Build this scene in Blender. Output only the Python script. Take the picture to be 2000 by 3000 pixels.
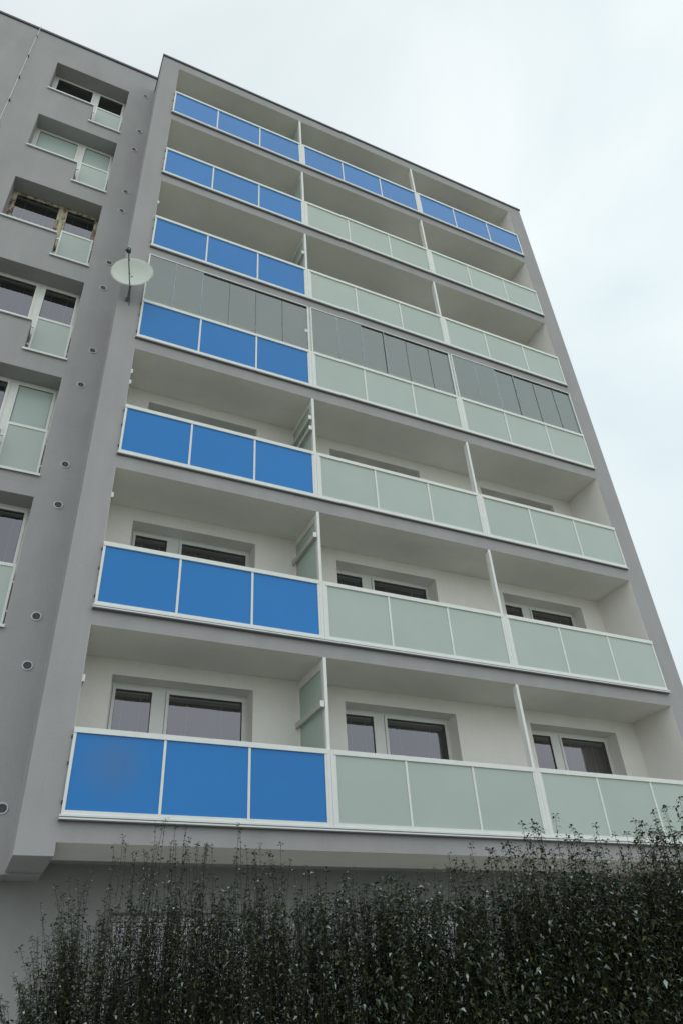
import bpy, math, random
import numpy as np
R = math.radians
random.seed(7)
rng = np.random.default_rng(11)
sc = bpy.context.scene
col = sc.collection
for o in list(bpy.data.objects):
    bpy.data.objects.remove(o, do_unlink=True)

# ------------------------------------------------------------------ camera
cam = bpy.data.objects.new('camera', bpy.data.cameras.new('camera'))
col.objects.link(cam)
cam.location = (-0.926, -9.570, -2.233)
cam.rotation_mode = 'XYZ'
cam.rotation_euler = (R(125.4999), R(3.2193), R(-24.8873))
cam.data.sensor_fit = 'VERTICAL'
cam.data.sensor_height = 24.0
cam.data.lens = 2132.86 / 3000 * 24.0
cam.data.clip_start = 0.05
cam.data.clip_end = 3000
sc.camera = cam

# ------------------------------------------------------------------ world: pale overcast sky
SUN_EL, SUN_ROT = R(42), R(200)
w = bpy.data.worlds.new("World")
sc.world = w
w.use_nodes = True
nt = w.node_tree
nt.nodes.clear()
out = nt.nodes.new('ShaderNodeOutputWorld')
bg1 = nt.nodes.new('ShaderNodeBackground')
sky = nt.nodes.new('ShaderNodeTexSky')
sky.sky_type = 'NISHITA'
sky.sun_disc = False
sky.sun_elevation = SUN_EL
sky.sun_rotation = SUN_ROT
bg1.inputs['Strength'].default_value = 0.10
nt.links.new(sky.outputs[0], bg1.inputs[0])
tc = nt.nodes.new('ShaderNodeTexCoord')
mp = nt.nodes.new('ShaderNodeMapping')
mp.inputs['Scale'].default_value = (1.0, 1.0, 1.9)
nt.links.new(tc.outputs['Generated'], mp.inputs[0])
n1 = nt.nodes.new('ShaderNodeTexNoise')
n1.inputs['Scale'].default_value = 2.1
n1.inputs['Detail'].default_value = 6
n1.inputs['Roughness'].default_value = 0.48
n1.inputs['Distortion'].default_value = 0.5
nt.links.new(mp.outputs[0], n1.inputs[0])
cr = nt.nodes.new('ShaderNodeValToRGB')
cr.color_ramp.elements[0].position = 0.32
cr.color_ramp.elements[0].color = (0.71, 0.81, 0.84, 1)
cr.color_ramp.elements[1].position = 0.66
cr.color_ramp.elements[1].color = (0.88, 0.94, 0.955, 1)
nt.links.new(n1.outputs[0], cr.inputs[0])
# overcast luminance: brighter overhead than at the horizon
sx = nt.nodes.new('ShaderNodeSeparateXYZ')
nt.links.new(tc.outputs['Generated'], sx.inputs[0])
mr = nt.nodes.new('ShaderNodeMapRange')
mr.inputs['From Min'].default_value = 0.0
mr.inputs['From Max'].default_value = 0.75
mr.inputs['To Min'].default_value = 0.84
mr.inputs['To Max'].default_value = 1.0
nt.links.new(sx.outputs['Z'], mr.inputs[0])
bg2 = nt.nodes.new('ShaderNodeBackground')
nt.links.new(cr.outputs[0], bg2.inputs[0])
mr2 = nt.nodes.new('ShaderNodeMapRange')
mr2.inputs['From Min'].default_value = -0.1; mr2.inputs['From Max'].default_value = 0.7
mr2.inputs['To Min'].default_value = 0.90; mr2.inputs['To Max'].default_value = 1.07
nt.links.new(sx.outputs['X'], mr2.inputs[0])
ml = nt.nodes.new('ShaderNodeMath'); ml.operation = 'MULTIPLY'
nt.links.new(mr.outputs[0], ml.inputs[0]); nt.links.new(mr2.outputs[0], ml.inputs[1])
nt.links.new(ml.outputs[0], bg2.inputs[1])
mx = nt.nodes.new('ShaderNodeMixShader')
mx.inputs[0].default_value = 0.93
nt.links.new(bg1.outputs[0], mx.inputs[1])
nt.links.new(bg2.outputs[0], mx.inputs[2])
nt.links.new(mx.outputs[0], out.inputs[0])

sun = bpy.data.objects.new('sun', bpy.data.lights.new('sun', 'SUN'))
col.objects.link(sun)
sun.data.energy = 0.9
sun.data.angle = R(130)
sun.data.color = (1.0, 0.97, 0.93)
az = R(180 + 20)        # from behind the camera, slightly to its left
sun.rotation_euler = (R(90) - SUN_EL, 0, R(-20))
sc.view_settings.view_transform = 'Standard'
sc.view_settings.look = 'None'
sc.view_settings.gamma = 1
sc.view_settings.exposure = 0.14

# ------------------------------------------------------------------ materials
def mat(name):
    m = bpy.data.materials.new(name)
    m.use_nodes = True
    return m, m.node_tree, m.node_tree.nodes['Principled BSDF']

def tex(nt, kind, scale, detail=4, rough=.55, coord='Object', vec_scale=None):
    t = nt.nodes.new('ShaderNodeTexCoord')
    n = nt.nodes.new(kind)
    n.inputs['Scale'].default_value = scale
    if 'Detail' in n.inputs: n.inputs['Detail'].default_value = detail
    if 'Roughness' in n.inputs: n.inputs['Roughness'].default_value = rough
    src = t.outputs[coord]
    if vec_scale:
        m = nt.nodes.new('ShaderNodeMapping')
        m.inputs['Scale'].default_value = vec_scale
        nt.links.new(src, m.inputs[0]); src = m.outputs[0]
    nt.links.new(src, n.inputs[0])
    return n

def plaster(name, c, var=.06, grain=260, bump=.25, rough=.92, streak=.045):
    m, nt, p = mat(name)
    a = tex(nt, 'ShaderNodeTexNoise', 0.9, 5, .6)
    b = tex(nt, 'ShaderNodeTexNoise', grain, 3, .6)
    s = tex(nt, 'ShaderNodeTexNoise', 2.2, 4, .6, vec_scale=(1.4, 1.4, .18))
    def mul(x, lo, hi):
        r = nt.nodes.new('ShaderNodeMapRange')
        r.inputs['From Min'].default_value = .3; r.inputs['From Max'].default_value = .7
        r.inputs['To Min'].default_value = lo; r.inputs['To Max'].default_value = hi
        nt.links.new(x, r.inputs[0]); return r.outputs[0]
    def mth(op, x, y):
        k = nt.nodes.new('ShaderNodeMath'); k.operation = op
        nt.links.new(x, k.inputs[0]); nt.links.new(y, k.inputs[1]); return k.outputs[0]
    c2 = tex(nt, 'ShaderNodeTexNoise', 34, 4, .75)
    f = mth('MULTIPLY', mth('MULTIPLY', mul(a.outputs[0], 1 - var, 1 + var), mth('MULTIPLY', mul(b.outputs[0], .93, 1.07), mul(c2.outputs[0], .955, 1.045))),
            mul(s.outputs[0], 1 - streak, 1 + streak))
    v = nt.nodes.new('ShaderNodeVectorMath'); v.operation = 'SCALE'
    v.inputs[0].default_value = c
    nt.links.new(f, v.inputs['Scale'])
    nt.links.new(v.outputs[0], p.inputs['Base Color'])
    p.inputs['Roughness'].default_value = rough
    p.inputs['Specular IOR Level'].default_value = .25
    bp = nt.nodes.new('ShaderNodeBump'); bp.inputs['Strength'].default_value = bump
    bp.inputs['Distance'].default_value = .004
    nt.links.new(b.outputs[0], bp.inputs['Height'])
    nt.links.new(bp.outputs[0], p.inputs['Normal'])
    return m

def simple(name, c, rough=.5, metal=0, spec=.5, var=.04, scale=6, bump=0, bscale=80, vec_scale=None):
    m, nt, p = mat(name)
    a = tex(nt, 'ShaderNodeTexNoise', scale, 4, .6, vec_scale=vec_scale)
    r = nt.nodes.new('ShaderNodeMapRange')
    r.inputs['From Min'].default_value = .3; r.inputs['From Max'].default_value = .7
    r.inputs['To Min'].default_value = 1 - var; r.inputs['To Max'].default_value = 1 + var
    nt.links.new(a.outputs[0], r.inputs[0])
    v = nt.nodes.new('ShaderNodeVectorMath'); v.operation = 'SCALE'
    v.inputs[0].default_value = c
    nt.links.new(r.outputs[0], v.inputs['Scale'])
    nt.links.new(v.outputs[0], p.inputs['Base Color'])
    p.inputs['Roughness'].default_value = rough
    p.inputs['Metallic'].default_value = metal
    p.inputs['Specular IOR Level'].default_value = spec
    if bump:
        b = tex(nt, 'ShaderNodeTexNoise', bscale, 3, .6)
        bp = nt.nodes.new('ShaderNodeBump'); bp.inputs['Strength'].default_value = bump
        bp.inputs['Distance'].default_value = .01
        nt.links.new(b.outputs[0], bp.inputs['Height']); nt.links.new(bp.outputs[0], p.inputs['Normal'])
    return m

def glass(name, tint, ior=1.9, rough=.0, refl=(0.90, 0.91, 1.0), extra=0.0):
    m = bpy.data.materials.new(name); m.use_nodes = True
    nt = m.node_tree; nt.nodes.clear()
    o = nt.nodes.new('ShaderNodeOutputMaterial')
    tr = nt.nodes.new('ShaderNodeBsdfTransparent'); tr.inputs[0].default_value = (*tint, 1)
    gl = nt.nodes.new('ShaderNodeBsdfGlossy'); gl.inputs['Roughness'].default_value = rough
    gl.inputs[0].default_value = (*refl, 1)
    fr = nt.nodes.new('ShaderNodeFresnel'); fr.inputs[0].default_value = ior
    ad = nt.nodes.new('ShaderNodeMath'); ad.operation = 'ADD'; ad.inputs[1].default_value = extra
    ad.use_clamp = True
    nt.links.new(fr.outputs[0], ad.inputs[0])
    # panes are never perfectly flat
    t = tex(nt, 'ShaderNodeTexNoise', 1.7, 2, .5)
    bp = nt.nodes.new('ShaderNodeBump'); bp.inputs['Strength'].default_value = .06
    bp.inputs['Distance'].default_value = .02
    nt.links.new(t.outputs[0], bp.inputs['Height']); nt.links.new(bp.outputs[0], gl.inputs['Normal'])
    mx = nt.nodes.new('ShaderNodeMixShader')
    nt.links.new(ad.outputs[0], mx.inputs[0])
    nt.links.new(tr.outputs[0], mx.inputs[1]); nt.links.new(gl.outputs[0], mx.inputs[2])
    nt.links.new(mx.outputs[0], o.inputs[0])
    return m

def per_object(nt, p, lo, hi):
    oi = nt.nodes.new('ShaderNodeObjectInfo'); r = nt.nodes.new('ShaderNodeMapRange')
    r.inputs['To Min'].default_value = lo; r.inputs['To Max'].default_value = hi
    nt.links.new(oi.outputs['Random'], r.inputs[0])
    l = p.inputs['Base Color'].links[0]; src = l.from_socket
    v = nt.nodes.new('ShaderNodeVectorMath'); v.operation = 'SCALE'
    nt.links.new(src, v.inputs[0]); nt.links.new(r.outputs[0], v.inputs['Scale'])
    nt.links.new(v.outputs[0], p.inputs['Base Color'])

def frosted(name, c, trans=.35):
    m, nt, p = mat(name)
    a = tex(nt, 'ShaderNodeTexNoise', 1.1, 3, .5)
    g = tex(nt, 'ShaderNodeTexNoise', 380, 2, .5)
    r = nt.nodes.new('ShaderNodeMapRange')
    r.inputs['To Min'].default_value = .93; r.inputs['To Max'].default_value = 1.07
    nt.links.new(a.outputs[0], r.inputs[0])
    r2 = nt.nodes.new('ShaderNodeMapRange')
    r2.inputs['To Min'].default_value = .95; r2.inputs['To Max'].default_value = 1.05
    nt.links.new(g.outputs[0], r2.inputs[0])
    k = nt.nodes.new('ShaderNodeMath'); k.operation = 'MULTIPLY'
    nt.links.new(r.outputs[0], k.inputs[0]); nt.links.new(r2.outputs[0], k.inputs[1])
    v = nt.nodes.new('ShaderNodeVectorMath'); v.operation = 'SCALE'
    v.inputs[0].default_value = c
    nt.links.new(k.outputs[0], v.inputs['Scale'])
    nt.links.new(v.outputs[0], p.inputs['Base Color'])
    p.inputs['Roughness'].default_value = .32
    p.inputs['Specular IOR Level'].default_value = .5
    tl = nt.nodes.new('ShaderNodeBsdfTranslucent')
    nt.links.new(v.outputs[0], tl.inputs[0])
    mx = nt.nodes.new('ShaderNodeMixShader'); mx.inputs[0].default_value = trans
    nt.links.new(p.outputs[0], mx.inputs[1]); nt.links.new(tl.outputs[0], mx.inputs[2])
    nt.links.new(mx.outputs[0], nt.nodes['Material Output'].inputs[0])
    return m

GREY = plaster('grey_plaster', (.370, .369, .378), var=.05)
GREY2 = plaster('base_plaster', (.32, .33, .33), var=.06)
CREAM = plaster('cream_plaster', (.80, .785, .745), var=.03, streak=.02)
WHITE = simple('white_powder_coat', (.74, .77, .75), .35)
PVC = simple('white_plastic_frame', (.72, .74, .72), .3)
ALU = simple('aluminium_sill', (.70, .73, .73), .35, spec=.6)
DARKM = simple('dark_sheet_metal', (.045, .045, .055), .5)
BLUE = simple('blue_laminate', (.018, .200, .560), .25, spec=.28, var=.03, scale=1.2)
FROST = frosted('frosted_glass', (.57, .655, .62), .25)
BLUE2 = BLUE.copy(); BLUE2.name = 'greyed_blue_laminate'
def patch(m, c, r):  # blends the base colour towards grey inside a soft round area
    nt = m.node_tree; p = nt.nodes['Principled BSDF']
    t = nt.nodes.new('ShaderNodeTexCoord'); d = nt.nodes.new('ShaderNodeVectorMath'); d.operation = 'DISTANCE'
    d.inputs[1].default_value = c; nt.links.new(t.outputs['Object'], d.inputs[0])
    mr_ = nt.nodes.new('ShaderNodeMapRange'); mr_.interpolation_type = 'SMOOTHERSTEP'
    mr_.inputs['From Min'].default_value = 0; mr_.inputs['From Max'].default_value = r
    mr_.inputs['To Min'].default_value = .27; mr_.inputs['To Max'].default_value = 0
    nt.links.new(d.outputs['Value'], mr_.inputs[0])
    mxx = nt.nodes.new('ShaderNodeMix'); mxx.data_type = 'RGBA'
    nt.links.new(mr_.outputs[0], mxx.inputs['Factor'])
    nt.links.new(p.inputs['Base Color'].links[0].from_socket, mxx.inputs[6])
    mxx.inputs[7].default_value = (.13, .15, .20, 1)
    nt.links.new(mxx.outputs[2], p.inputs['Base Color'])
patch(BLUE2, (.52, 0, .66), .62)
for m_ in (BLUE, FROST): per_object(m_.node_tree, m_.node_tree.nodes['Principled BSDF'], .955, 1.035)
FROST2 = frosted('frosted_divider', (.60, .69, .64), .5)
RAILG = simple('dull_rail', (.50, .50, .46), .6, var=.08)
CLEAR = glass('window_glass', (.80, .84, .80), 2.35)
SLIDE = glass('sliding_glass', (.90, .94, .92), 2.35, refl=(.88, .99, .96))
RUBBER = simple('black_gasket', (.03, .035, .04), .6)
GASK = simple('grey_gasket', (.10, .115, .125), .5)
EDGE = simple('glass_edge', (.22, .30, .34), .3)
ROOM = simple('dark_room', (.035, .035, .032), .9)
MILK = frosted('milk_glass', (.44, .53, .51), .1)
BLIND = simple('pale_blind', (.80, .88, .86), .8, var=.06, scale=3)
CURT = simple('net_curtain', (.42, .40, .44), .9, var=.12, scale=5, vec_scale=(6, 6, .2))
CURTD = simple('dark_curtain', (.12, .085, .06), .9, var=.3, scale=7, vec_scale=(6, 6, .2))
SLAT = simple('blind_slats', (.42, .43, .40), .5)
CORD = simple('blind_cord', (.55, .55, .58), .7)
DISH = simple('dish_paint', (.52, .57, .53), .45, var=.03)
STEEL = simple('grey_steel', (.16, .165, .18), .45, metal=.3, var=.15, scale=30)
BLACK = simple('black_plastic', (.012, .014, .016), .4)
GREEN = simple('green_cap', (.05, .32, .27), .4)
VENTD = simple('vent_inside', (.03, .03, .045), .8)
VENTR = simple('vent_ring', (.62, .64, .66), .5)

def old_wood():
    m, nt, p = mat('peeling_cream_paint')
    a = tex(nt, 'ShaderNodeTexNoise', 9, 6, .7, vec_scale=(1.6, 1.6, .55))
    cr = nt.nodes.new('ShaderNodeValToRGB')
    e = cr.color_ramp.elements
    e[0].position = .42; e[0].color = (.15, .075, .045, 1)
    e[1].position = .52; e[1].color = (.46, .43, .31, 1)
    x = cr.color_ramp.elements.new(.75); x.color = (.55, .55, .42, 1)
    nt.links.new(a.outputs[0], cr.inputs[0]); nt.links.new(cr.outputs[0], p.inputs['Base Color'])
    p.inputs['Roughness'].default_value = .8
    return m
WOOD = old_wood()

def leafm():
    m, nt, p = mat('hedge_leaf')
    at = nt.nodes.new('ShaderNodeAttribute'); at.attribute_name = 'tone'
    cr = nt.nodes.new('ShaderNodeValToRGB')
    e = cr.color_ramp.elements
    e[0].position = 0; e[0].color = (.016, .025, .010, 1)
    e[1].position = 1; e[1].color = (.36, .46, .42, 1)
    for q, c in ((.5, (.038, .056, .021, 1)), (.80, (.055, .078, .028, 1)), (.83, (.12, .125, .02, 1)), (.86, (.065, .09, .045, 1)), (.91, (.21, .29, .25, 1))):
        k = cr.color_ramp.elements.new(q); k.color = c
    nt.links.new(at.outputs['Fac'], cr.inputs[0]); nt.links.new(cr.outputs[0], p.inputs['Base Color'])
    p.inputs['Roughness'].default_value = .27
    p.inputs['Specular IOR Level'].default_value = .9
    return m
LEAF = leafm()
TWIG = simple('hedge_twig', (.024, .020, .015), .8, var=.2, scale=20)
ROSE = simple('rose_stem', (.05, .014, .018), .6, var=.2, scale=20)

# ------------------------------------------------------------------ mesh helpers
class MB:
    def __init__(s): s.v = []; s.f = []; s.m = []
    def quad(s, a, b, c, d, mi=0):
        n = len(s.v); s.v += [a, b, c, d]; s.f.append((n, n+1, n+2, n+3)); s.m.append(mi)
    def box(s, x0, x1, y0, y1, z0, z1, mi=0, bottom=None, skip=''):
        n = len(s.v)
        s.v += [(x0,y0,z0),(x1,y0,z0),(x1,y1,z0),(x0,y1,z0),(x0,y0,z1),(x1,y0,z1),(x1,y1,z1),(x0,y1,z1)]
        F = {'b':(0,3,2,1),'t':(4,5,6,7),'f':(0,1,5,4),'k':(2,3,7,6),'l':(3,0,4,7),'r':(1,2,6,5)}
        for k, q in F.items():
            if k in skip: continue
            s.f.append(tuple(n+i for i in q)); s.m.append(bottom if (k == 'b' and bottom is not None) else mi)
        return s
    def ring(s, x0, x1, z0, z1, y0, y1, t, tb=None, tt=None, mi=0):
        tb = t if tb is None else tb; tt = t if tt is None else tt
        s.box(x0, x0+t, y0, y1, z0, z1, mi); s.box(x1-t, x1, y0, y1, z0, z1, mi)
        s.box(x0+t, x1-t, y0+.001, y1-.001, z0, z0+tb, mi); s.box(x0+t, x1-t, y0+.001, y1-.001, z1-tt, z1, mi)
        return s
    def tube(s, pts, r, n=8, mi=0, cap=True):
        pts = [np.array(p, float) for p in pts]
        rs = r if isinstance(r, (list, tuple)) else [r]*len(pts)
        base = len(s.v)
        for i, p in enumerate(pts):
            d = pts[min(i+1, len(pts)-1)] - pts[max(i-1, 0)]
            d /= np.linalg.norm(d) + 1e-9
            u = np.cross(d, (0, 0, 1) if abs(d[2]) < .9 else (1, 0, 0)); u /= np.linalg.norm(u)
            w_ = np.cross(d, u)
            for k in range(n):
                a = 2*math.pi*k/n
                s.v.append(tuple(p + rs[i]*(math.cos(a)*u + math.sin(a)*w_)))
        for i in range(len(pts)-1):
            for k in range(n):
                a = base+i*n+k; b = base+i*n+(k+1) % n
                s.f.append((a, b, b+n, a+n)); s.m.append(mi)
        if cap:
            s.f.append(tuple(base+k for k in range(n))[::-1]); s.m.append(mi)
            s.f.append(tuple(base+(len(pts)-1)*n+k for k in range(n))); s.m.append(mi)
        return s
    def build(s, name, mats, parent=None, smooth=False, loc=None):
        if not isinstance(mats, (list, tuple)): mats = [mats]
        me = bpy.data.meshes.new(name)
        me.from_pydata([tuple(map(float, q)) for q in s.v], [], s.f)
        for m in mats: me.materials.append(m)
        me.polygons.foreach_set('material_index', s.m)
        if smooth: me.polygons.foreach_set('use_smooth', [True]*len(s.f))
        me.update()
        o = bpy.data.objects.new(name, me); col.objects.link(o)
        if parent is not None: o.parent = parent
        return o

def empty(name, loc, label, cat, group=None):
    o = bpy.data.objects.new(name, None); col.objects.link(o); o.location = loc
    o['label'] = label; o['category'] = cat
    if group: o['group'] = group
    return o

def holed_wall(mb, x0, x1, z0, z1, y, holes, depth, mi=0, rmi=0):
    """vertical wall facing -y with rectangular openings (touching rectangles merge) and their reveals"""
    xs = sorted({x0, x1, *[h[0] for h in holes], *[h[1] for h in holes]})
    zs = sorted({z0, z1, *[h[2] for h in holes], *[h[3] for h in holes]})
    xs = [x for x in xs if x0 <= x <= x1]; zs = [z for z in zs if z0 <= z <= z1]
    def isin(cx, cz): return any(h[0] < cx < h[1] and h[2] < cz < h[3] for h in holes)
    nx, nz = len(xs)-1, len(zs)-1
    H = [[isin((xs[i]+xs[i+1])/2, (zs[j]+zs[j+1])/2) for j in range(nz)] for i in range(nx)]
    yb = y + depth
    for i in range(nx):
        for j in range(nz):
            a, b, c, d = xs[i], xs[i+1], zs[j], zs[j+1]
            if not H[i][j]:
                mb.quad((a,y,c),(b,y,c),(b,y,d),(a,y,d), mi)
            else:
                if i == 0 or not H[i-1][j]: mb.quad((a,y,c),(a,y,d),(a,yb,d),(a,yb,c), rmi)
                if i == nx-1 or not H[i+1][j]: mb.quad((b,y,c),(b,yb,c),(b,yb,d),(b,y,d), rmi)
                if j == 0 or not H[i][j-1]: mb.quad((a,y,c),(a,yb,c),(b,yb,c),(b,y,c), rmi)
                if j == nz-1 or not H[i][j+1]: mb.quad((a,y,d),(b,y,d),(b,yb,d),(a,yb,d), rmi)

# ------------------------------------------------------------------ ground
GZ = -3.83
gm, gnt, gp = mat('lawn')
ga = tex(gnt, 'ShaderNodeTexNoise', 1.3, 6, .65); gcr = gnt.nodes.new('ShaderNodeValToRGB')
gcr.color_ramp.elements[0].position = .3; gcr.color_ramp.elements[0].color = (.12, .14, .075, 1)
gcr.color_ramp.elements[1].position = .7; gcr.color_ramp.elements[1].color = (.22, .23, .14, 1)
gnt.links.new(ga.outputs[0], gcr.inputs[0]); gnt.links.new(gcr.outputs[0], gp.inputs['Base Color'])
gp.inputs['Roughness'].default_value = .95
g = MB(); g.quad((-400,-400,GZ),(400,-400,GZ),(400,400,GZ),(-400,400,GZ))
go = g.build('ground', gm); go['kind'] = 'structure'
PAVE = plaster('concrete_paving', (.40, .39, .37), var=.12, grain=60)
g = MB()
g.box(-60, 60, -16, -7.2, GZ-.2, GZ+.02)
o = g.build('path', PAVE); o['kind'] = 'structure'
g = MB()
g.box(-9.4, 11.6, -2.6, 1.65, GZ-.2, GZ+.04)
o = g.build('bounce_paving', PAVE); o['kind'] = 'structure'  # pale paving added unseen behind the hedge to bounce light onto the soffits

# ------------------------------------------------------------------ building
FH = 2.8
FX, BY, GY = .03, 1.05, 1.65           # loggia front, main facade, ground floor wall
X0, X1 = -.44, 11.38
IN0, IN1 = 0.0, 10.86
BAYS = [(0.0, 3.53), (3.53, 7.20), (7.20, 10.86)]
ROOFB, CEILT = 19.62, 19.25
bld = empty('apartment_building', (5, 6, GZ),
            'tall grey rendered block of flats with seven rows of blue and frosted balconies', 'building')
bld_off = (5, 6, GZ)
def B(mb, name, mats, parent=None, **k):
    o = mb.build(name, mats, bld if parent is None else parent, **k)
    if parent is None: o.matrix_parent_inverse = __import__('mathutils').Matrix.Translation(bld_off).inverted()
    return o

# window openings in the main facade (left): wide light + french light
WX0, WXM, WX1 = -2.96, -1.845, -1.095
tops = [19.04, 16.31, 13.53, 10.73, 7.93, 5.165, 2.365]
sills = [17.62, 14.86, 12.05, 9.22, 6.42, 3.63, .83]
lows = [16.83, 14.09, 11.29, 8.42, 5.63, 2.84, .04]
mh = []
for t_, s_, l_ in zip(tops, sills, lows):
    mh += [(WX0, WXM, s_, t_), (WXM, WX1, l_, t_)]
    mh += [(WX0-4.4, WXM-4.4, s_, t_), (WXM-4.4, WX1-4.4, l_, t_)]
RD = .38
m = MB()
holed_wall(m, -9.3, IN0, -.44, 20.36, BY, mh, RD)
m.quad((-9.3, BY, -.44), (-9.3, GY, -.44), (X0, GY, -.44), (X0, BY, -.44))
m.quad((IN0, BY, CEILT), (X1, BY, CEILT), (X1, BY, 20.36), (IN0, BY, 20.36))
B(m, 'facade_wall', GREY)
m = MB()                                   # gable, back and roof
m.quad((-9.3, 12, GZ), (-9.3, BY, GZ), (-9.3, BY, 20.36), (-9.3, 12, 20.36))
m.quad((X1, BY, -.44), (X1, 12, -.44), (X1, 12, 20.36), (X1, BY, 20.36))
m.quad((X1, GY, GZ), (X1, 12, GZ), (X1, 12, -.44), (X1, GY, -.44))
m.quad((X1, 12, GZ), (-9.3, 12, GZ), (-9.3, 12, 20.36), (X1, 12, 20.36))
m.quad((-9.3, BY, 20.36), (X1, BY, 20.36), (X1, 12, 20.36), (-9.3, 12, 20.36))
B(m, 'gable_and_rear_wall', GREY)
# ground floor wall with low windows
gw = [(1.0, 3.0, -2.3, -.78), (4.75, 6.75, -2.3, -.78), (8.4, 10.3, -2.3, -.78)]
m = MB(); holed_wall(m, -9.3, X1, GZ, -.2, GY, gw, .30)
m.quad((X0, BY, -.2), (X0, GY, -.2), (X1, GY, -.2), (X1, BY, -.2))
B(m, 'ground_floor_wall', GREY2)

# balcony block: piers, slabs, roof slab
for nm, a, b in (('pier', X0, IN0), ('pier', IN1, X1)):
    m = MB(); m.box(a, b, FX, BY, -.413, ROOFB)
    m.box(a, b, BY, GY, -.413, -.19)
    B(m, nm, GREY)
for a, b in ((IN0, IN0+.004), (IN1-.004, IN1)):
    m = MB(); m.box(a, b, FX+.003, BY, 0, CEILT); B(m, 'side_wall_lining', CREAM)
for k in range(7):
    z = k*FH
    m = MB(); m.box(IN0, IN1, FX, BY-.0005, z-.265, z, 0, bottom=1)
    B(m, 'balcony_slab', [GREY, CREAM])
m = MB(); m.box(IN0, IN1, FX, BY-.0005, CEILT, ROOFB, 0, bottom=1)
B(m, 'top_slab', [GREY, CREAM])
m = MB()
m.box(X0-.02, X1+.02, FX-.03, BY, ROOFB, ROOFB+.045)
m.box(X0-.02, X1+.02, FX-.03, FX-.024, ROOFB-.03, ROOFB)
m.box(X0-.02, X0-.014, FX-.024, BY, ROOFB-.03, ROOFB)
m.box(X1+.014, X1+.02, FX-.024, BY, ROOFB-.03, ROOFB)
B(m, 'roof_flashing', DARKM)
m = MB(); m.box(-9.34, X1+.04, BY-.035, 12.04, 20.36, 20.41)
m.box(-9.34, X1+.04, BY-.035, BY-.029, 20.32, 20.36)
B(m, 'roof_flashing', DARKM)

# loggia back wall with its windows
LW = [(.52, 2.72), (4.345, 6.545), (8.19, 10.30)]
lh = []
for k in range(7):
    z = k*FH
    for a, b in LW:
        lh += [(a, a+.78, z+.12, z+2.29), (a+.78, b, z+.88, z+2.29)]
m = MB(); holed_wall(m, IN0, IN1, 0, CEILT, BY, lh, .30)
B(m, 'loggia_wall', CREAM)

def window(name, sash, y, frame_rects, holes_bbox, fm, label=None, room=True, blind=None, slatpack=True, cords=2, panes=None):
    """frame_rects: outer outline boxes; sash: list of glass rects (x0,x1,z0,z1)"""
    fr = MB()
    for r_ in frame_rects: fr.box(r_[0], r_[1], y, y+.07, r_[2], r_[3])
    f = B(fr, name, fm)
    if label: f['label'] = label
    for si, (a, b, c, d) in enumerate(sash):
        sm = MB(); sm.ring(a-.045, b+.045, c-.045, d+.045, y-.018, y+.04, .045)
        sm.ring(a-.001, b+.001, c-.001, d+.001, y+.0, y+.011, .008, mi=1)
        B2(sm, 'sash', [fm, RUBBER], f)
        p = MB(); p.quad((a, y+.012, c), (b, y+.012, c), (b, y+.012, d), (a, y+.012, d))
        B2(p, 'pane', panes[si] if panes else CLEAR, f)
        if slatpack:
            sp = MB()
            sp.box(a+.015, b-.015, y+.045, y+.075, d-.04, d-.012)
            for q in range(5): sp.box(a+.02, b-.02, y+.042, y+.078, d-.052-q*.008, d-.049-q*.008)
            for q in range(cords):
                xx = a + (b-a)*(q+.5)/cords + random.uniform(-.03, .03)
                sp.box(xx-.0025, xx+.0025, y+.05, y+.055, c, d-.04, 1)
            B2(sp, 'venetian_blind', [SLAT, CORD], f)
    for i, (a, b, c, d) in enumerate(sash):
        if blind:
            bl = blind[i] if isinstance(blind, list) else blind
            if bl:
                frac, mt = bl
                n = 26; q = MB()
                for s_ in range(n):
                    xa = a-.03+(b-a+.06)*s_/n; xb = a-.03+(b-a+.06)*(s_+1)/n
                    ya = y+.12+.012*math.sin(s_*1.9); yb = y+.12+.012*math.sin((s_+1)*1.9)
                    if mt is BLIND: ya = yb = y+.085
                    zb = c if frac > 0 else d-(d-c)*(-frac); zt = c+(d-c)*frac if frac > 0 else d+.02
                    q.quad((xa, ya, zb-.02), (xb, yb, zb-.02), (xb, yb, zt), (xa, ya, zt))
                B2(q, 'curtain' if mt is not BLIND else 'roller_blind', mt, f)
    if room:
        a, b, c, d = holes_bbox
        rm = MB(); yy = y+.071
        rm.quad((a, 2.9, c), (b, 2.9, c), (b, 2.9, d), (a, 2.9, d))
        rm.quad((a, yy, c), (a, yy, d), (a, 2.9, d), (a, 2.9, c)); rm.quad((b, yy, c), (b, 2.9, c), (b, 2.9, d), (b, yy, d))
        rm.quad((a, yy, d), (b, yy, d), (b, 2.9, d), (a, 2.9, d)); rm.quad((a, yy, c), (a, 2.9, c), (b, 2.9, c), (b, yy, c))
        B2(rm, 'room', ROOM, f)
    return f
def B2(mb, name, mats, parent, **k):
    return mb.build(name, mats, parent, **k)

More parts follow.
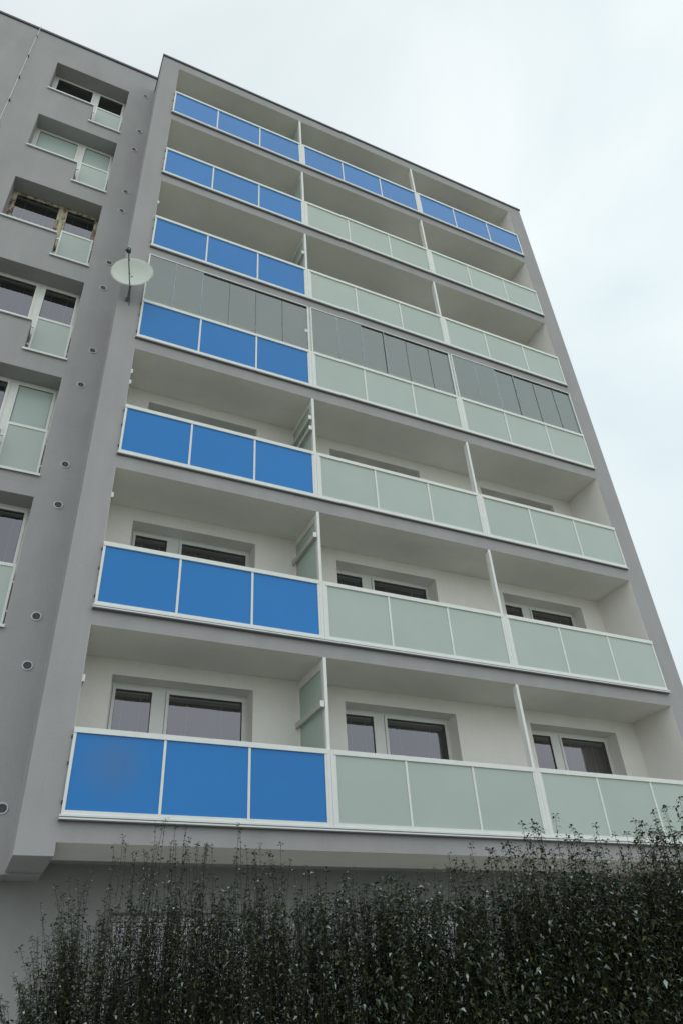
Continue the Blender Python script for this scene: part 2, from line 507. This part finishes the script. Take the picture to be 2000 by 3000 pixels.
rows_curt = {  # per floor k (0 = lowest), bay -> curtain per sash
    (0,0): [None, None], (0,1): [None, None], (0,2): [None, (1.0, CURTD)],
    (1,0): [None, (1.0, CURTD)], (1,1): [None, None], (1,2): [None, (.93, CURTD)]}
for k in range(7):
    z = k*FH
    for bi, (a, b) in enumerate(LW):
        y = BY+.29
        door = (a+.115, a+.665, z+.30, z+2.185)
        win = (a+.93, b-.085, z+1.02, z+2.185)
        rects = [(a, a+.78, z+2.235, z+2.289), (a+.78, b, z+2.235, z+2.289), (a, a+.065, z+.12, z+2.235),
                 (a+.71, a+.88, z+.88, z+2.235), (a+.71, a+.78, z+.12, z+.88), (b-.04, b, z+.88, z+2.235),
                 (a+.065, a+.71, z+.12, z+.25), (a+.88, b-.04, z+.88, z+.97)]
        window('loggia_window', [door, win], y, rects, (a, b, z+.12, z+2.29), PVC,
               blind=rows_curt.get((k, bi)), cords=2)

OLD = 2
for i, (t_, s_, l_) in enumerate(zip(tops, sills, lows)):
    for dx in (0, -4.4):
        y = BY+RD-.01
        a, mm, b = WX0+dx, WXM+dx, WX1+dx
        old = (i == OLD and dx == 0)
        fm = WOOD if old else PVC
        lite = (a+.105, mm-.125, s_+.10, t_-.105)
        fren = (mm+.065, b-.085, l_+.14, t_-.105)
        rects = [(a, mm, t_-.058, t_), (mm, b, t_-.058, t_), (a, a+.058, s_, t_-.058),
                 (mm-.08, mm, s_, t_-.058), (mm, mm+.02, l_, t_-.058), (b-.04, b, l_, t_-.058),
                 (a+.058, mm-.08, s_, s_+.055), (mm+.02, b-.04, l_, l_+.09)]
        bl = None
        pn = None
        if i == 1: pn = [MILK, MILK]
        if i == 4: pn = [CLEAR, MILK]
        if dx == 0 and i == 2: bl = [(.5, CURT), (.5, CURT)]
        lab = 'old wooden window with peeling cream paint' if old else None
        f = window('french_window', [lite, fren], y, rects, (a, b, l_, t_), fm, label=lab, blind=bl, cords=2, slatpack=(i not in (0, 1)), panes=pn)
        for (sa, sb, sz) in ((a-.015, mm, s_), (mm-.03, b+.015, l_)):
            m = MB(); m.box(sa, sb, BY-.045, y, sz-.028, sz-.004); m.box(sa, sb, BY-.045, BY-.04, sz-.05, sz-.028)
            B2(m, 'sill', ALU, f)
        # frosted guard in front of the french light
        gy = BY+.17
        m = MB(); m.ring(mm+.05, b-.022, l_+.05, l_+1.13, gy, gy+.04, .035, .035, .055)
        for q in (l_+.3, l_+.8): m.box(mm+.002, mm+.05, gy+.01, gy+.03, q, q+.04); m.box(b-.022, b-.001, gy+.01, gy+.03, q, q+.04)
        gf = B2(m, 'window_guard', WHITE, f)
        m = MB(); m.box(mm+.085, b-.057, gy+.014, gy+.024, l_+.085, l_+1.075)
        B2(m, 'guard_glass', FROST, f)

# low ground floor windows
for (a, b, c, d) in gw:
    mid = a+(b-a)*.5
    rects = [(a, b, d-.07, d), (a, b, c, c+.07), (a, a+.06, c+.07, d-.07), (b-.06, b, c+.07, d-.07), (mid-.05, mid+.05, c+.07, d-.07)]
    window('ground_floor_window', [(a+.11, mid-.1, c+.13, d-.13), (mid+.1, b-.11, c+.13, d-.13)], GY+.28, rects, (a, b, c, d), PVC, slatpack=False)
    # room reaches only to y 2.9

# vents
vz = [19.135, 17.241, 16.313, 14.392, 13.593, 11.607, 10.736, 8.835, 7.867, 5.953, 5.097, 3.045, 2.264, .321]
vx = [-.66, -.635, -.675, -.667, -.667, -.70, -.715, -.668, -.75, -.73, -.705, -.685, -.668, -.617]
def vent():
    m = MB(); n = 24
    def circ(r, y): return [(r*math.cos(2*math.pi*i/n), y, r*math.sin(2*math.pi*i/n)) for i in range(n)]
    prof = [(.074, 0), (.074, -.010), (.068, -.016), (.060, -.016), (.056, -.010), (.056, 0)]
    base = len(m.v)
    for r_, y in prof: m.v += circ(r_, y)
    for j in range(len(prof)-1):
        for i in range(n):
            a = base+j*n+i; b = base+j*n+(i+1) % n
            m.f.append((a, b, b+n, a+n)); m.m.append(0)
    g_ = MB(); g_.v += circ(.057, -.002); g_.f.append(tuple(range(n))); g_.m.append(0)
    for q in range(-4, 5):
        zz = q*.0125; hw = math.sqrt(max(.056**2-zz**2, 0))
        g_.box(-hw, hw, -.010, -.004, zz-.0022, zz+.0022, 1)
    g_.box(-.002, .002, -.0105, -.0038, -.056, .056, 1)
    return m, g_
mv, mg = vent()
v0 = mv.build('vent', VENTR, bld); g0 = mg.build('grille', [VENTD, STEEL], v0)
for i, (x, z) in enumerate(zip(vx, vz)):
    if i == 0: v, gg = v0, g0
    else:
        v = v0.copy(); col.objects.link(v); v.parent = bld
        gg = g0.copy(); col.objects.link(gg); gg.parent = v
    v.location = (x-5, BY-.001-6, z-GZ)

# lightning conductor down the facade
m = MB()
m.tube([(-3.62, BY+.02, 20.43), (-3.62, BY-.07, 20.44), (-3.625, BY-.05, 20.2)]+[(-3.63-.003*q+random.uniform(-.006, .006), BY-.035, 20.0-q*.585) for q in range(1, 40)], .006, 6)
lc = B(m, 'lightning_conductor', ALU)
for q in range(20):
    z = 19.87-1.17*q
    m = MB(); m.box(-3.645, -3.62, BY-.05, BY, z-.02, z+.05); B2(m, 'clamp', BLACK, lc)

# ------------------------------------------------------------------ balconies
HR = 1.082
blue_rows = {0: 1, 1: 1, 2: 1, 3: 1, 4: 1, 5: 1, 6: 3}
PW = .012
for k in range(7):
    z = k*FH
    # sheet metal flashing under the railings
    m = MB()
    if k < 2:
        m.box(-.02, IN1+.03, -.045, FX, z+.008, z+.03); m.box(-.02, IN1+.03, -.035, FX, z-.004, z+.006, 1); m.box(-.02, IN1+.03, -.05, FX, z-.024, z-.006)
        m.box(-.02, IN1+.03, -.038, FX, z-.034, z-.026, 1)
    else:
        m.box(-.02, IN1+.03, -.034, FX, z+.002, z+.026); m.box(-.02, IN1+.03, -.008, FX, z-.010, z+.0015, 1)
    B(m, 'balcony_flashing', [ALU, STEEL])
    for bi, (a, b) in enumerate(BAYS):
        a_ = a + (.0 if bi == 0 else .052); b_ = b - (.052 if bi < 2 else 0.0)
        m = MB()
        m.box(a_, b_, -.030, .035, z+1.012, z+HR)          # hand rail
        m.box(a_, b_, -.022, .020, z+.032, z+.082)         # bottom rail
        L = b_-a_; n = 3
        m.box(a_, a_+.036, -.020, .018, z+.082, z+1.012); m.box(b_-.036, b_, -.020, .018, z+.082, z+1.012)
        for q in (1, 2):
            xx = a_+L*q/3; m.box(xx-.017, xx+.017, -.018, .016, z+.082, z+1.012)
        rl = B(m, 'balcony_railing', WHITE)
        bluep = bi < blue_rows[k]
        for q in range(3):
            xa = a_+L*q/3+(.017 if q else .036); xb = a_+L*(q+1)/3-(.017 if q < 2 else .036)
            p = MB(); tl_ = random.uniform(-.002, .002)
            p.box(xa-.004, xb+.004, -.006+tl_, .002+tl_, z+.078, z+1.016)
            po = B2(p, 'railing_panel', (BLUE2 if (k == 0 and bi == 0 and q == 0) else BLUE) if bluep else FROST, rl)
            if k == 0 and bi == 0 and q == 0: po['label'] = 'blue panel with a faint greyish tinge'
        if bi == 0 or bi == 2:
            for q in ((.16, .62, .95) if bi == 0 else (.3, .95)):
                m = MB()
                if bi == 0: m.box(-.016, 0, .0, .03, z+q, z+q+.035)
                else: m.box(IN1, IN1+.014, .0, .03, z+q, z+q+.03)
                B2(m, 'anchor', BLACK, rl)
    # posts between the bays
    for bi in (0, 1):
        xc = BAYS[bi][1]
        top = (CEILT if k == 6 else z+FH-.265)
        m = MB()
        m.box(xc-.052, xc-.002, -.026, .03, z+.032, z+HR-.003); m.box(xc+.002, xc+.052, -.026, .03, z+.032, z+HR-.003)
        m.box(xc-.002, xc+.002, -.018, .02, z+.032, z+HR-.01, 1)
        m.box(xc-.024, xc+.028, .031, .075, z, top)
        ps = B(m, 'post', [WHITE, STEEL])
        # partition of frosted glass back to the wall
        x = xc-.012
        if bi == 1:
            m = MB(); m.box(x-.004, x+.024, .0755, .15, z+.0, top); B(m, 'balcony_partition', CREAM)
            continue
        m = MB()
        m.box(x-.014, x+.014, .115, .14, z+.10, z+2.39, 2); m.box(x-.014, x+.014, BY-.075, BY-.045, z+.10, z+2.39, 2)
        m.box(x-.012, x+.012, .14, BY-.075, z+2.36, z+2.385, 2); m.box(x-.012, x+.012, .14, BY-.075, z+.10, z+.14, 2)
        m.box(x-.006, x+.006, .075, .10, z+.02, top, 1); m.box(x-.006, x+.006, .10, BY, z+2.39, top, 1)
        pt = B(m, 'balcony_partition', [WHITE, CREAM, RAILG])
        p = MB(); p.box(x-.004, x+.004, .14, BY-.075, z+.14, z+2.36)
        B2(p, 'partition_glass', FROST2, pt)
    # drying rails in the first bay
    bars = {0: [1.775], 1: [2.02], 2: [1.99, 1.72], 3: [1.735], 4: [1.735]}.get(k, [])
    for hz in bars:
        m = MB()
        x = 3.53-.012
        m.box(x-.080, x-.035, -.005+.03, BY-.0, z+hz-.045, z+hz+.045, 1); m.box(x-.095, x-.030, .018, .03, z+hz-.047, z+hz+.047, 0)
        B(m, 'drying_rail', [WHITE, RAILG])
        if k != 3:
            m = MB(); m.box(.005, .038, .052+.03, BY, z+hz-.045, z+hz+.045, 1); m.box(.004, .040, .07, .082, z+hz-.047, z+hz+.047, 0)
            B(m, 'drying_rail', [WHITE, RAILG])

# sliding glazing of the fourth row
k = 3; z = k*FH; zt = z+FH-.265; zb = z+HR
joints = [[.57, 1.13, 1.72, 2.30, 2.90], [4.20, 4.80, 5.39, 5.98, 6.59], [7.87, 8.48, 9.05, 9.66, 10.28]]
darkj = [(2, 3, 4), (3, 4), (3, 4)]
for bi, (a, b) in enumerate(BAYS):
    a_ = a + (.0 if bi == 0 else .03); b_ = b - (.024 if bi < 2 else .0)
    m = MB()
    m.box(a_, b_, -.012, .030, zt-.022, zt)                       # white top track
    m.box(a_+.02, b_-.02, .002, .028, zt-.052, zt-.0225, 1)
    m.box(a_, b_, -.014, .034, zb+.0005, zb+.018)
    m.box(a_, a_+.026, -.008, .03, zb+.018, zt-.022); m.box(b_-.026, b_, -.008, .03, zb+.018, zt-.022)
    gz = B(m, 'sliding_glazing', [WHITE, RUBBER])
    xs = [a_+.026]+joints[bi]+[b_-.026]
    for q in range(6):
        yy = -.002 + (.018 if q > 1 else 0) + .0006*q
        ov = .03 if q == 0 else .004
        p = MB(); p.quad((xs[q], yy, zb+.018), (xs[q+1]+ov, yy, zb+.018), (xs[q+1]+ov, yy, zt-.03), (xs[q], yy, zt-.03))
        B2(p, 'glass_pane', SLIDE, gz)
    for q, x in enumerate(joints[bi]):
        p = MB()
        if q+0 in darkj[bi]: p.box(x-.0035, x+.0035, .010, .024, zb+.018, zt-.05)
        else: p.box(x-.009, x+.012, -.004, -.001, zb+.018, zt-.03, 1)
        B2(p, 'edge_profile', [GASK, EDGE], gz)

# ------------------------------------------------------------------ satellite dish
bp_ = (-.265, FX, 9.376)
dish = empty('satellite_dish', bp_, 'off-white satellite dish with dark feed arm on the corner pier of the flats', 'satellite dish')
def L(p): return (p[0]-bp_[0], p[1]-bp_[1], p[2]-bp_[2])
dc = np.array((-.30, -.36, 9.74))
# dish frame: normal n (towards the sky in front), up u, side s
aim = np.array((-.27, -1.0, .01)); aim /= np.linalg.norm(aim)
sd = np.cross(aim, (0, 0, 1)); sd /= np.linalg.norm(sd); up = np.cross(sd, aim)
m = MB(); NR, NA = 9, 48
for side, off in ((0, 0.0), (1, -.012)):
    base = len(m.v)
    for i in range(NR+1):
        rr = i/NR
        for j in range(NA):
            a = 2*math.pi*j/NA
            px, pz = .385*rr*math.cos(a), .415*rr*math.sin(a)
            dpt = .07*(rr**2) - .07
            P = dc + sd*px + up*pz + aim*(dpt+off)
            m.v.append(L(P))
    for i in range(NR):
        for j in range(NA):
            a = base+i*NA+j; b = base+i*NA+(j+1) % NA
            q = (a, b, b+NA, a+NA)
            m.f.append(q if side == 0 else q[::-1]); m.m.append(0)
rim0 = NR*NA; rim1 = (NR+1)*NA+NR*NA
for j in range(NA):
    m.f.append((rim0+j, rim0+(j+1) % NA, rim1+(j+1) % NA, rim1+j)); m.m.append(0)
m.build('reflector', DISH, dish, smooth=True)
m = MB()
rimp = [L(dc+sd*.387*math.cos(2*math.pi*j/NA)+up*.417*math.sin(2*math.pi*j/NA)+aim*(-.004)) for j in range(NA+1)]
m.tube(rimp, .006, 6, cap=False); m.build('rim', DISH, dish, smooth=True)
bot = dc - up*.40 + aim*.0
lnb = dc + aim*.60 - up*.20
m = MB()
m.tube([L(bot-aim*.03), L(bot+aim*.03-up*.01), L(lnb-up*.06)], .011, 8)
for f_ in (.35, .75):
    c_ = bot+(lnb-bot)*f_-up*.02
    m.tube([L(c_-aim*.012), L(c_+aim*.012)], .016, 8, 1)
m.build('feed_arm', [STEEL, BLACK], dish)
m = MB()
m.tube([L(lnb-up*.07), L(lnb+up*.01)], .022, 10)
m.tube([L(lnb+aim*.03), L(lnb-aim*.02+up*.01), L(lnb-aim*.07+up*.03)], [.03, .034, .026], 12)
m.tube([L(lnb+sd*.045+aim*.02-up*.02), L(lnb+sd*.02-aim*.03)], .02, 10)
m.box(*sum([[L(lnb)[i]-.035, L(lnb)[i]+.035] for i in range(3)], []))
lo = m.build('feed_horn', BLACK, dish)
m = MB(); q = L(lnb-aim*.0); m.box(q[0]-.018, q[0]+.018, q[1]-.037, q[1]-.034, q[2]-.012, q[2]+.012)
m.box(q[0]-.018, q[0]+.018, q[1]-.030, q[1]+.012, q[2]-.038, q[2]-.0355)
m.build('cap', GREEN, lo)
m = MB()
m.tube([L((-.265, FX, 9.376)), L((-.268, FX-.12, 9.395)), L((-.278, FX-.27, 9.47)), L((-.285, FX-.30, 9.62)), L(dc-aim*.075-up*.05)], .021, 10)
m.box(-.045, .045, -.008, 0, -.06, .06)
m.tube([L((-.23, FX-.33, 9.44)), L((-.30, FX-.30, 9.47))], .018, 8, 1)
m.tube([L(dc-aim*.08-up*.2), L(bot-aim*.02)], .016, 8)
m.build('bracket', [STEEL, BLACK], dish)
m = MB()
c0 = L((-.285, FX-.26, 9.50)); m.tube([c0, (c0[0]+.03, c0[1]+.10, c0[2]-.13), (c0[0]+.05, c0[1]+.25, c0[2]-.06), (c0[0]+.06, -.006, c0[2]-.2), (c0[0]+.06, -.006, c0[2]-.28)], .0045, 6)
m.build('cable', BLACK, dish)

# ------------------------------------------------------------------ hedge
TOPS = [(-0.60, -2.05), (-0.47, -1.88), (-0.38, -1.83), (-0.3, -1.55), (-0.26, -1.39), (-0.17, -1.22), (0.01, -1.05), (0.13, -0.91), (0.42, -0.8), (0.61, -0.97), (0.87, -0.88), (1.07, -1.08), (1.27, -0.99), (1.63, -1.28), (1.83, -1.22), (2.13, -1.25), (2.47, -1.17), (2.79, -1.18), (2.95, -1.04), (3.2, -0.89), (3.45, -1.0), (3.69, -0.95), (3.94, -0.96), (4.21, -0.94), (4.41, -0.78), (5.0, -.85), (6.2, -.95)]
BULK = [(-.62, -2.25), (-0.24, -1.92), (-0.1, -1.70), (0.07, -1.54), (0.46, -1.50), (1.14, -1.50), (1.62, -1.50), (2.11, -1.48), (2.73, -1.56), (3.02, -1.50), (3.57, -1.44), (4.31, -1.40), (6.2, -1.4)]
def interp(T, x): return float(np.interp(x, [t[0] for t in T], [t[1] for t in T]))
stem_v, stem_f = [], []
leaf_v, leaf_t = [], []
def shoot(p0, top, lean, leaf_from, node=.024, ls=.028, thick=.0035, dens=1.0):
    p0 = np.array(p0); h = top - p0[2]
    n = max(4, int(h/.16))
    ts = np.linspace(0, 1, n+1)
    wob = rng.normal(0, .006, (n+1, 2)).cumsum(0)*.5
    P = np.stack([p0[0]+lean[0]*ts**1.6+wob[:, 0], p0[1]+lean[1]*ts**1.6+wob[:, 1], p0[2]+h*ts], 1)
    base = len(stem_v)
    for i in range(n+1):
        r_ = thick*(1-.55*ts[i])
        for k_ in range(3):
            a = 2.094*k_; stem_v.append((P[i, 0]+r_*math.cos(a), P[i, 1]+r_*math.sin(a), P[i, 2]))
    for i in range(n):
        for k_ in range(3):
            a = base+i*3+k_; b = base+i*3+(k_+1) % 3; stem_f.append((a, b, b+3, a+3))
    zz = max(p0[2], leaf_from); phi = rng.uniform(0, 6.28)
    while zz < top:
        t = (zz-p0[2])/h
        c = np.array([np.interp(t, ts, P[:, 0]), np.interp(t, ts, P[:, 1]), zz])
        taper = 1.0 if t < .8 else 1.0-(t-.8)*1.3
        for q in (0, math.pi):
            if rng.random() > dens: continue
            add_leaf(c, phi+q+rng.normal(0, .35), ls*taper*rng.uniform(.65, 1.25))
        phi += 1.57*(rng.random() < .35)+rng.normal(0, .2)
        zz += node*rng.uniform(.7, 1.4)
    for q in range(5):                                     # tuft at the tip
        add_leaf(P[-1]+np.array([0, 0, -.008*q]), phi+q*2.4, ls*rng.uniform(.7, 1.0), droop=rng.uniform(-.1, .9))
def add_leaf(c, az_, l, droop=None):
    el = rng.normal(.02, .25) if droop is None else droop
    d = np.array([math.cos(az_)*math.cos(el), math.sin(az_)*math.cos(el), math.sin(el)])
    s_ = np.array([-math.sin(az_), math.cos(az_), 0.0])
    rl_ = rng.normal(0, .35); nrm = np.cross(d, s_)
    s_ = s_*math.cos(rl_)+nrm*math.sin(rl_); nrm = np.cross(d, s_)
    if nrm[2] < 0: nrm = -nrm
    w_ = l*rng.uniform(.20, .29)
    b0 = c+d*.004
    m1 = b0+d*l*.42; tip = b0+d*l*.93-np.array([0, 0, l*.28])
    leaf_v.append((b0, m1+s_*w_+nrm*w_*.35, tip, m1-s_*w_+nrm*w_*.35, m1-nrm*.0))
    leaf_t.append(rng.random())

def hy(x): return -3.7-.3*x
XA, XB = -.62, 7.4
nsh = 2450
for i in range(nsh):
    x = XA+(XB-XA)*rng.random()
    dep = rng.random()
    zt_, zb_ = interp(TOPS, x), interp(BULK, x)
    if dep > .5 and x < -.3: continue
    top = zb_ + rng.normal(0, .07) + (dep-.2)*.10
    if rng.random() < .24: top = zb_+(zt_-zb_)*rng.random()
    p0 = (x, hy(x)+dep*.85-.05, -2.75+rng.uniform(-.1, .25))
    if top < p0[2]+.3: top = p0[2]+.3
    ln = rng.normal(0, .10, 2)
    if x < .1: ln[0] -= .10*rng.random()
    shoot(p0, top, ln, -9, node=.036, ls=rng.uniform(.034, .046)*(.80+.48*min(1, max(0, x-.5)/2.5)), dens=.93)
# leaders that carry the outline
for (x, zt_) in TOPS:
    if x < -.2: continue
    for q in range(3):
        xx = x+rng.normal(0, .05); shoot((xx+rng.normal(0, .06), hy(xx)+.12+rng.random()*.3, -2.6), zt_-.12*q*rng.random(), rng.normal(0, .05, 2), -9, node=.042, ls=.034 if x < 2.5 else .054, dens=.9)
# drooping shoots at the open left end
for q in range(80):
    x = rng.uniform(-.5, -.1); zt_ = interp(TOPS, x-.08)
    shoot((x+.15, hy(x)+rng.random()*.5, -2.9), zt_+rng.uniform(-.45, .0), (-.10-.30*rng.random(), -.05), -9, node=.026, ls=.040, dens=.97)
# lower body, down to the ground
for i in range(1500):
    x = XA+(XB-XA)*rng.random()
    dep = rng.random()
    p0 = (x, hy(x)+dep*.85-.05, GZ)
    shoot(p0, -2.6+rng.uniform(-.3, .3), rng.normal(0, .08, 2), GZ+.15, node=.06, ls=.036, thick=.006)
# leaves filling the body of the hedge
for i in range(98000):
    x = XA+(XB-XA)*rng.random(); zb_ = interp(BULK, x)-.02-.10*min(1, max(0, x-1.8)/1.0)-.22*abs(rng.normal(0, .8))-.06*math.sin(x*5.1)
    z = zb_-(zb_+3.2)*rng.random()
    if x < -.2 and rng.random() < .6: continue
    add_leaf(np.array((x, hy(x)+rng.random()*.85-.06, z)), rng.uniform(0, 6.28), rng.uniform(.026, .046)*(.9+.35*min(1, max(0, x-.3)/2.5)), droop=rng.normal(-.1, .5))
hedge = empty('hedge', (2.5, hy(2.5)+.4, GZ), 'dark green leafy hedge with long upright shoots in front of the flats', 'hedge')
ho = np.array((2.5, hy(2.5)+.4, GZ))
def fast_mesh(name, V, F, mt, parent, tones=None, smooth=False):
    me = bpy.data.meshes.new(name)
    V = np.asarray(V, dtype=np.float32).reshape(-1, 3)
    F = np.asarray(F, dtype=np.int32); k_ = F.shape[1]
    me.vertices.add(len(V)); me.vertices.foreach_set('co', V.ravel())
    me.loops.add(F.size); me.loops.foreach_set('vertex_index', F.ravel())
    me.polygons.add(len(F))
    me.polygons.foreach_set('loop_start', np.arange(0, F.size, k_, dtype=np.int32))
    me.polygons.foreach_set('loop_total', np.full(len(F), k_, dtype=np.int32))
    if tones is not None:
        at = me.attributes.new('tone', 'FLOAT', 'FACE'); at.data.foreach_set('value', np.asarray(tones, dtype=np.float32))
    me.materials.append(mt); me.update(calc_edges=True); me.validate()
    o = bpy.data.objects.new(name, me); col.objects.link(o); o.parent = parent
    return o
def build_leaves(name, mt, parent, origin):
    V = np.array(leaf_v, dtype=np.float32)-np.asarray(origin, dtype=np.float32)     # n,5,3
    n = len(V); b = np.arange(n)*5
    F = np.stack([np.stack([b, b+1, b+4], 1), np.stack([b+1, b+2, b+4], 1), np.stack([b+2, b+3, b+4], 1), np.stack([b+3, b, b+4], 1)], 1).reshape(-1, 3)
    return fast_mesh(name, V, F, mt, parent, np.repeat(np.array(leaf_t), 4))
print('leaves', len(leaf_v))
build_leaves('foliage', LEAF, hedge, ho)
fast_mesh('stems', np.array(stem_v)-ho, stem_f, TWIG, hedge)

# arching reddish rose shoot growing out of the hedge on the right
leaf_v, leaf_t = [], []
rp = np.array([(3.20, -4.15, GZ), (3.35, -4.2, -2.3), (3.60, -4.5, -1.70), (3.68, -4.85, -1.45), (3.93, -5.0, -1.21), (4.10, -5.02, -1.12), (4.26, -5.04, -1.07), (4.44, -5.06, -1.08), (4.8, -5.1, -1.25)])
ts = np.linspace(0, 8, 60); rp2 = np.stack([np.interp(ts, range(9), rp[:, i]) for i in range(3)], 1)
for _ in range(3): rp2[1:-1] = (rp2[:-2]+rp2[1:-1]*2+rp2[2:])/4
rose = empty('rose_bush', tuple(rp[0]), 'long arching dark red rose shoot rising out of the right part of the hedge', 'rose')
m = MB(); m.tube([tuple(p-rp[0]) for p in rp2], [.0075-.0045*i/59 for i in range(60)], 6); m.build('stem', ROSE, rose, smooth=True)
for i in range(20, 59):
    for q in range(2):
        if rng.random() < .6: add_leaf(rp2[i], rng.uniform(0, 6.28), .045*rng.uniform(.6, 1.2))
build_leaves('foliage', LEAF, rose, rp[0])

sc.render.resolution_x, sc.render.resolution_y = 682, 1024
